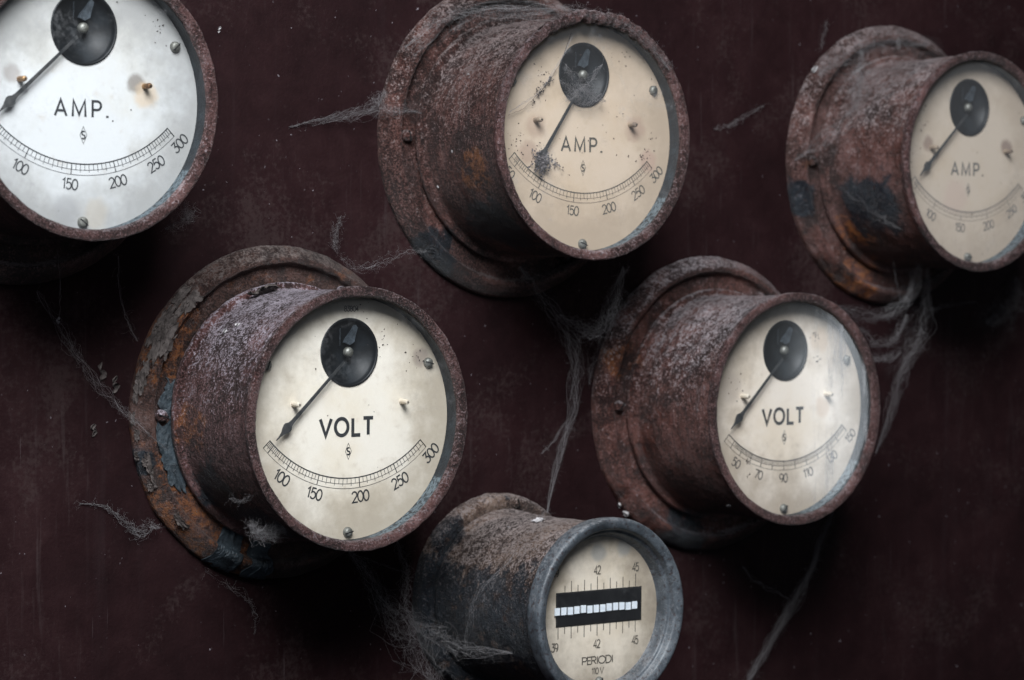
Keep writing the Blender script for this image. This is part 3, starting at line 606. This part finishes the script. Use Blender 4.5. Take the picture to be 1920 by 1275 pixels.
# ------------------------------------------------------------------ cobwebs
def strand(m, P, count, spread, rad=.00046, jitter=.11, seg=40, seed=0, fuzz=0):
    """P: (u, v, height, relative width); fine threads wandering about one spine, tied to each other by cross threads"""
    pts = [at(u, v, a) for u, v, a, *_ in P]; wds = [(p[3] if len(p) > 3 else 1) for p in P]
    sp = spline(pts, seg); wv = [q.x * (.12 + .88 * min(1, i / seg * 5, (1 - i / seg) * 5)) for i, q in enumerate(spline([Vector((x, 0, 0)) for x in wds], seg))]; done = []; count = int(count * .5) + 1
    for j in range(count):
        ph = Vector((j * 7.31 + seed * 3.7, j * 1.93, seed * 11.1)); a0, a1 = 0, seg
        if j % 3 == 2: a0 = random.randint(0, seg // 2); a1 = random.randint(max(a0 + 6, seg // 3), seg) if a0 + 6 < seg else seg
        L = {}; f1, f2 = random.uniform(.05, .18), random.uniform(.22, .6)
        for i in range(a0, a1 + 1):
            q = Vector((i * f1, 0, 0)) + ph
            off = Vector((noise.noise(q), noise.noise(q + Vector((0, 31, 0))), noise.noise(q + Vector((0, 0, 57))))) * spread * 2.6 * max(.05, wv[i])
            q2 = Vector((i * f2, 5, 0)) + ph
            off += Vector((noise.noise(q2), noise.noise(q2 + Vector((0, 13, 0))), noise.noise(q2 + Vector((0, 0, 17))))) * jitter * .6 * max(.15, wv[i])
            L[i] = sp[i] + off
        done.append(L); rr = rad * random.choice((.6, .8, 1, 1.3, 2.0)); tube(m, [L[i] for i in sorted(L)], rr, 3)
    for j in range(count * 5):
        A, B = random.choice(done), random.choice(done); i = random.choice(list(A)); k = i + random.randint(-9, 9)
        if A is B or k not in B or (A[i] - B[k]).length > spread * 6 + .03: continue
        a, b = A[i], B[k]; h = (a - b).length
        L = [a.lerp(b, t / 8) + Vector((noise.noise(Vector((t * .5, j, 1))), noise.noise(Vector((t * .5, j, 4))), noise.noise(Vector((t * .5, j, 8))) - .3)) * h * .35 * math.sin(PI * t / 8) for t in range(9)]
        tube(m, L, rad * random.uniform(.4, .9), 3)
    for j in range(fuzz * 2):
        i = random.randint(0, seg); c = sp[i] + Vector((random.gauss(0, 1), random.gauss(0, 1), random.gauss(0, 1))) * spread * .6 * wv[i]; L = [c]; d = Vector((random.gauss(0, 1), random.gauss(0, 1), random.gauss(0, 1))).normalized()
        for s_ in range(8):
            d = (d + Vector((random.gauss(0, 1), random.gauss(0, 1), random.gauss(0, 1))) * .55).normalized(); L.append(L[-1] + d * .011)
        tube(m, L, rad * .6, 3)
def veil(A, B, seed, sag=.06, n=30, k=14):
    """a torn dusty sheet hung between two edge lines A and B (photo pixel, photo pixel, height)"""
    a = spline([at(*q) for q in A], n); b = spline([at(*q) for q in B], n); vs = []; uv = []
    for i in range(n + 1):
        for j in range(k + 1):
            t = j / k; p = a[i].lerp(b[i], t); q = Vector((i * .16, j * .22, seed * 3.3))
            p = p + Vector((noise.noise(q), noise.noise(q + Vector((0, 0, 9))), noise.noise(q + Vector((0, 0, 19))) - .6 * math.sin(PI * t))) * sag * math.sin(PI * min(1, .15 + t * .85)); vs.append(p); uv.append((i / n, t))
    return vs, [(i * (k + 1) + j, (i + 1) * (k + 1) + j, (i + 1) * (k + 1) + j + 1, i * (k + 1) + j + 1) for i in range(n) for j in range(k)], uv
def veil_mat():
    g = NT('dusty_web_sheet'); tc = g.n('ShaderNodeTexCoord').outputs['UV']; co = g.coords(); sep = g.n('ShaderNodeSeparateXYZ', {0: tc})
    def edge(v): return g.math('MULTIPLY', g.ss(v, 0.0, .22), g.ss(v, 1.0, .78))
    fall = g.math('MULTIPLY', edge(sep.outputs[0]), edge(sep.outputs[1]))
    def fib(sc, lo, hi, d): return g.ss(g.noise(g.n('ShaderNodeMapping', {'Vector': tc, 'Scale': sc}).outputs[0], 1.0, 5, .65, d), lo, hi)
    f = g.math('ADD', fib((2.5, 26, 1), .52, .66, .6), g.math('ADD', fib((20, 5, 1), .56, .68, .9), fib((38, 42, 1), .52, .72, .3)))
    holes = g.ss(g.noise(co, 3.4, 4, .6), .38, .56)
    a = g.math('MULTIPLY', g.math('MULTIPLY', f, holes), g.math('MULTIPLY', fall, .24))
    a = g.math('MINIMUM', a, .6)
    d = g.n('ShaderNodeBsdfDiffuse', {'Color': (.34, .325, .33)}).outputs[0]; t = g.n('ShaderNodeBsdfTranslucent', {'Color': (.34, .325, .33)}).outputs[0]
    sh = g.n('ShaderNodeMixShader', {0: .35, 1: d, 2: t}).outputs[0]
    return g.out(g.n('ShaderNodeMixShader', {0: a, 1: g.n('ShaderNodeBsdfTransparent').outputs[0], 2: sh}).outputs[0])
M['veil'] = veil_mat()
def web(label, parts, seed, sheets=()):
    random.seed(seed); m = MB()
    for k, (P, cnt, spr, fz) in enumerate(parts): strand(m, P, cnt, spr, seed=seed + k, fuzz=fz)
    nf = len(m.f); uvs = {}
    for k, (A, B) in enumerate(sheets):
        v, f, uv = veil(A, B, seed + k); base = len(m.v); m.add(v, f)
        for i_, q in enumerate(uv): uvs[base + i_] = q
    c = sum((Vector(v) for v in m.v), Vector()) / len(m.v); m.v = [tuple(Vector(v) - c) for v in m.v]
    o = m.build('cobweb', [M['web'], M['veil']], smooth=False, loc=c); me = o.data
    if uvs:
        me.polygons.foreach_set('material_index', [0] * nf + [1] * (len(me.polygons) - nf))
        me.polygons.foreach_set('use_smooth', [False] * nf + [True] * (len(me.polygons) - nf))
        ul = me.uv_layers.new(name='UVMap')
        for l in me.loops: ul.data[l.index].uv = uvs.get(l.vertex_index, (0, 0))
    return tag(o, label, 'cobweb', 'cobwebs spun between the meters')
web('pale cobweb stretched from the bare panel to the left flank of the dust-caked ammeter', [
  ([(543, 238, .01, .1), (600, 225, .04, .4), (660, 212, .09, .9), (715, 203, .15, 1.1), (750, 207, .19, .7), (790, 212, .20, .3)], 34, .035, 30),
  ([(690, 208, .12, .6), (705, 190, .12, 1), (722, 172, .10, .8)], 14, .035, 10)], 21, [([(560, 234, .02), (680, 198, .1), (722, 175, .1), (800, 195, .2)], [(560, 238, .02), (680, 216, .12), (722, 214, .15), (800, 216, .2)])])
web('long cobweb rope hanging from the dust-caked ammeter down to the frequency meter', [
  ([(975, 500, .2, 1.4), (1005, 545, .14, 1.2), (1040, 590, .1, 1), (1068, 645, .1, 1.0), (1083, 690, .12, .9), (1076, 760, .16, .6), (1058, 830, .2, .6), (1040, 890, .3, .5), (1026, 960, .36, .8)], 40, .05, 80),
  ([(1062, 790, .16, .4), (1035, 830, .12, .4), (1016, 850, .05, .3)], 7, .03, 6)], 22, [([(960, 490, .3), (1020, 560, .2), (1062, 640, .15), (1070, 700, .15)], [(1010, 500, .3), (1060, 570, .2), (1085, 640, .15), (1090, 710, .15)])])
web('sagging cobweb hammock under the bezel of the dust-caked ammeter', [
  ([(1050, 590, .12, .8), (1080, 612, .2, 1.1), (1115, 622, .35, 1.2), (1142, 600, .5, 1.2), (1155, 560, .7, 1.1), (1168, 500, 1.0, .7)], 44, .05, 90)], 23, [([(1050, 575, .15), (1100, 590, .3), (1135, 570, .6), (1160, 500, 1.0)], [(1060, 620, .15), (1110, 645, .3), (1155, 615, .6), (1178, 510, 1.0)])])
web('broad cobweb drape between the right ammeter and the streaked voltmeter', [
  ([(1560, 572, 1.1, .6), (1600, 585, .9, .9), (1650, 590, .6, .8), (1690, 572, .5, .8), (1718, 520, .45, 1), (1732, 440, .6, .8)], 40, .05, 60),
  ([(1738, 470, .5, .5), (1738, 560, .4, .8), (1728, 620, .4, 1.1), (1700, 665, .4, 1.0), (1684, 715, .4, .7), (1664, 790, .6, .5), (1642, 850, 1.12, .3)], 40, .05, 60),
  ([(1612, 615, .8, .5), (1640, 640, .7, .9), (1680, 632, .5, .9), (1700, 590, .45, .7)], 20, .04, 30),
  ([(1632, 668, .9, .6), (1655, 672, .7, .8), (1690, 660, .5, .5)], 14, .035, 20),
  ([(1675, 490, .45, .2), (1683, 540, .4, .3), (1690, 565, .4, .4)], 5, .02, 0),
  ([(1740, 582, .3, .5), (1780, 572, .2, .4), (1830, 566, .05, .3)], 9, .03, 10)], 24, [([(1560, 560, 1.1), (1640, 575, .8), (1700, 540, .5), (1728, 430, .6)], [(1570, 600, 1.1), (1650, 610, .8), (1715, 580, .5), (1750, 440, .6)]), ([(1640, 600, .8), (1690, 600, .5), (1720, 560, .4), (1735, 480, .4)], [(1650, 720, .7), (1690, 700, .4), (1740, 650, .3), (1760, 500, .3)])])
web('taut dusty cobweb rope running from the streaked voltmeter to the bottom edge', [
  ([(1562, 960, .9, .7), (1540, 1010, .6, .6), (1522, 1062, .4, .6), (1492, 1122, .25, .9), (1455, 1185, .15, .6), (1420, 1245, .08, .7), (1395, 1290, .05, .8)], 60, .030, 200),
  ([(1392, 1062, .02, .2), (1425, 1095, .06, .5), (1480, 1123, .2, .4)], 8, .03, 8)], 25)
web('thick torn cobweb between the peeling voltmeter and the frequency meter', [
  ([(655, 1035, .25, .7), (690, 1075, .2, .8), (720, 1125, .2, 1.0), (760, 1170, .25, 1.6), (795, 1205, .35, 1.8), (812, 1260, .4, 1.4), (820, 1300, .4, 1)], 64, .075, 160),
  ([(745, 1015, .4, .6), (762, 1065, .3, .9), (760, 1120, .3, .8), (785, 1185, .35, 1.0)], 26, .045, 40),
  ([(665, 1040, .25, .3), (720, 1060, .25, .2), (765, 1075, .3, .2)], 6, .02, 0),
  ([(770, 1165, .3, 1), (830, 1195, .6, 1.2), (880, 1215, .9, .8), (960, 1225, 1.2, .3)], 26, .06, 40)], 26, [([(670, 1035, .25), (720, 1105, .2), (780, 1160, .3), (840, 1200, .6)], [(680, 1090, .2), (735, 1190, .15), (790, 1260, .25), (840, 1330, .4)]), ([(780, 1150, .3), (830, 1170, .6), (890, 1190, .9), (980, 1215, 1.2)], [(790, 1230, .3), (840, 1250, .6), (900, 1250, .9), (980, 1240, 1.2)])])
web('thin cobweb trailing from below the white-dialled ammeter to the peeling flange', [
  ([(70, 545, .1, 1.2), (108, 600, .08, .8), (140, 655, .06, .9), (180, 715, .05, .8), (225, 762, .08, .5), (262, 800, .14, .4), (310, 840, .18, .3)], 22, .04, 40),
  ([(108, 470, .3, .2), (113, 540, .2, .2), (111, 598, .1, .3)], 4, .012, 0)], 27)
web('fine cobweb thread dangling right of the white-dialled ammeter towards the flange', [
  ([(222, 480, .2, .4), (224, 545, .12, .3), (240, 605, .08, .3), (258, 640, .1, .4)], 6, .02, 10)], 28)
web('small tangled cobweb knot on the panel below the peeling flange', [
  ([(150, 944, .01, .2), (195, 950, .02, .3), (235, 978, .03, .6), (262, 1000, .04, 1.2), (282, 985, .05, 1), (300, 990, .08, .4)], 20, .03, 50)], 29)
web('wispy cobweb filling the notch over the flange of the right ammeter', [
  ([(1535, 140, .15, .8), (1570, 110, .2, 1.1), (1620, 85, .2, 1), (1680, 75, .2, .8), (1740, 85, .2, .6)], 40, .06, 120),
  ([(1615, 95, .2, .8), (1612, 140, .3, .9), (1608, 190, .45, 1.2), (1590, 215, .35, .8)], 34, .05, 60),
  ([(1540, 90, .02, .5), (1550, 40, .02, .4)], 5, .03, 10)], 30, [([(1530, 110, .1), (1600, 70, .12), (1690, 55, .12), (1770, 75, .1)], [(1560, 170, .3), (1610, 190, .6), (1700, 120, .6), (1770, 105, .6)]), ([(1570, 120, .2), (1600, 160, .3), (1640, 200, .5), (1670, 240, .6)], [(1600, 100, .2), (1650, 140, .4), (1690, 170, .6), (1710, 200, .8)])])
web('loose cobweb thread crossing the case of the frequency meter', [
  ([(1022, 958, .5, .5), (985, 1015, .9, .3), (940, 1070, 1.0, .4), (895, 1110, .9, .6), (880, 1160, .8, .7), (872, 1215, .7, .6)], 14, .025, 30)], 31, [([(1010, 960, .5), (960, 1050, .9), (890, 1110, .9), (865, 1200, .7)], [(1040, 975, .6), (990, 1060, 1.1), (925, 1130, 1.1), (900, 1220, .9)])])
web('dusty cobweb fluff crowning the dust-caked ammeter case and flange', [
  ([(760, 90, .2, .6), (820, 40, .25, 1), (900, 20, .5, 1), (1000, 20, .9, .9), (1080, 20, 1.22, .7), (1160, 42, 1.22, .9), (1215, 80, 1.22, .8), (1255, 130, 1.22, .5)], 40, .045, 260)], 32, [([(740, 110, .15), (830, 25, .15), (960, -10, .3), (1080, 10, .8)], [(790, 130, .3), (870, 60, .5), (980, 35, .9), (1080, 30, 1.15)])])
web('pale cobweb cocoon under the case of the peeling voltmeter', [
  ([(468, 985, .9, .6), (490, 998, .92, 1.3), (520, 1000, .95, 1.2), (535, 985, 1.0, .6)], 46, .035, 120),
  ([(430, 935, .8, .2), (455, 940, .9, .4), (485, 922, 1.0, .3)], 8, .02, 6)], 33)
web('grey cobweb sheet on the panel beneath the right ammeter at the photo edge', [
  ([(1905, 520, .1, .5), (1905, 560, .08, 1.2), (1880, 590, .05, 1.4), (1850, 605, .03, .8)], 44, .06, 80)], 34, [([(1830, 570, .03), (1870, 560, .05), (1900, 500, .1), (1925, 460, .2)], [(1800, 610, .02), (1860, 620, .03), (1915, 600, .06), (1940, 560, .1)])])
web('faint cobweb wisp on the panel between the two ammeters at upper right', [
  ([(1338, 242, .01, .3), (1365, 235, .03, .5), (1400, 215, .03, .5), (1432, 198, .01, .2)], 10, .03, 12)], 35)
web('tattered cobweb under the bezel of the white-dialled ammeter', [
  ([(345, 380, 1.0, .6), (355, 405, .8, 1.2), (340, 415, .7, .8), (310, 430, .9, .4)], 20, .03, 50)], 36)
web('fine cobweb spun inside the glass over the hub of the dust-caked ammeter', [
  ([(955, 210, 1.1, .2), (1000, 180, 1.09, .3), (1035, 140, 1.09, .3), (1075, 65, 1.1, .2)], 7, .012, 12),
  ([(1060, 120, 1.09, .6), (1085, 160, 1.1, 1.1), (1110, 175, 1.1, 1), (1135, 190, 1.1, .5)], 22, .035, 50),
  ([(1060, 190, 1.09, .5), (1090, 165, 1.1, .9), (1130, 120, 1.1, .5)], 14, .03, 20),
  ([(1050, 150, 1.1, .6), (1075, 178, 1.1, 1.2), (1100, 195, 1.1, 1), (1128, 175, 1.1, .5)], 16, .03, 30)], 37, [([(1048, 120, 1.1), (1075, 130, 1.1), (1105, 140, 1.1), (1140, 130, 1.1)], [(1052, 195, 1.1), (1080, 208, 1.1), (1110, 208, 1.1), (1135, 190, 1.1)])])
web('bundle of cobweb threads hanging below the right ammeter case', [
  ([(1722, 420, .9, .4), (1726, 470, .8, .6), (1722, 520, .55, .7)], 12, .03, 20)], 38)

web('thin cobweb threads strung from the dust-caked ammeter flange to the top of the peeling voltmeter', [
  ([(800, 470, .2, .3), (745, 480, .15, .5), (690, 500, .12, .6), (640, 485, .1, .5)], 8, .05, 20), ([(640, 405, .02, .4), (628, 440, .04, .7), (632, 475, .08, .5)], 10, .04, 20)], 41)
web('stray cobweb strands trailing below the peeling voltmeter flange', [
  ([(385, 1070, .1, .4), (430, 1100, .05, .8), (475, 1135, .03, .8), (478, 1190, .01, .4)], 7, .03, 8)], 42)
web('faint cobweb lacing over the case and flange of the right ammeter', [
  ([(1490, 300, .1, .4), (1560, 250, .4, .8), (1640, 190, .7, .9), (1720, 130, 1.1, .4)], 16, .06, 40), ([(1560, 330, .2, .4), (1620, 380, .6, .7), (1690, 430, 1.0, .4)], 9, .05, 20)], 43, [([(1500, 250, .12), (1580, 180, .4), (1650, 140, .8), (1700, 125, 1.0)], [(1540, 330, .2), (1600, 270, .5), (1660, 230, .8), (1705, 200, 1.1)])])
web('fine cobweb veil clinging to the left of the streaked voltmeter flange', [
  ([(1180, 500, .1, .4), (1140, 560, .12, .8), (1115, 640, .1, .8), (1105, 720, .05, .4)], 14, .05, 50)], 44, [([(1190, 520, .1), (1150, 580, .1), (1120, 660, .08), (1110, 730, .05)], [(1240, 500, .15), (1190, 580, .16), (1160, 660, .16), (1150, 730, .15)])])

f_o = bpy.data.objects.new('focus', None); C.objects.link(f_o); f_o.location = Vector((1.75, -DD - .05, -1.05)) * S; f_o['kind'] = 'helper'
cam_d.dof.focus_object = f_o
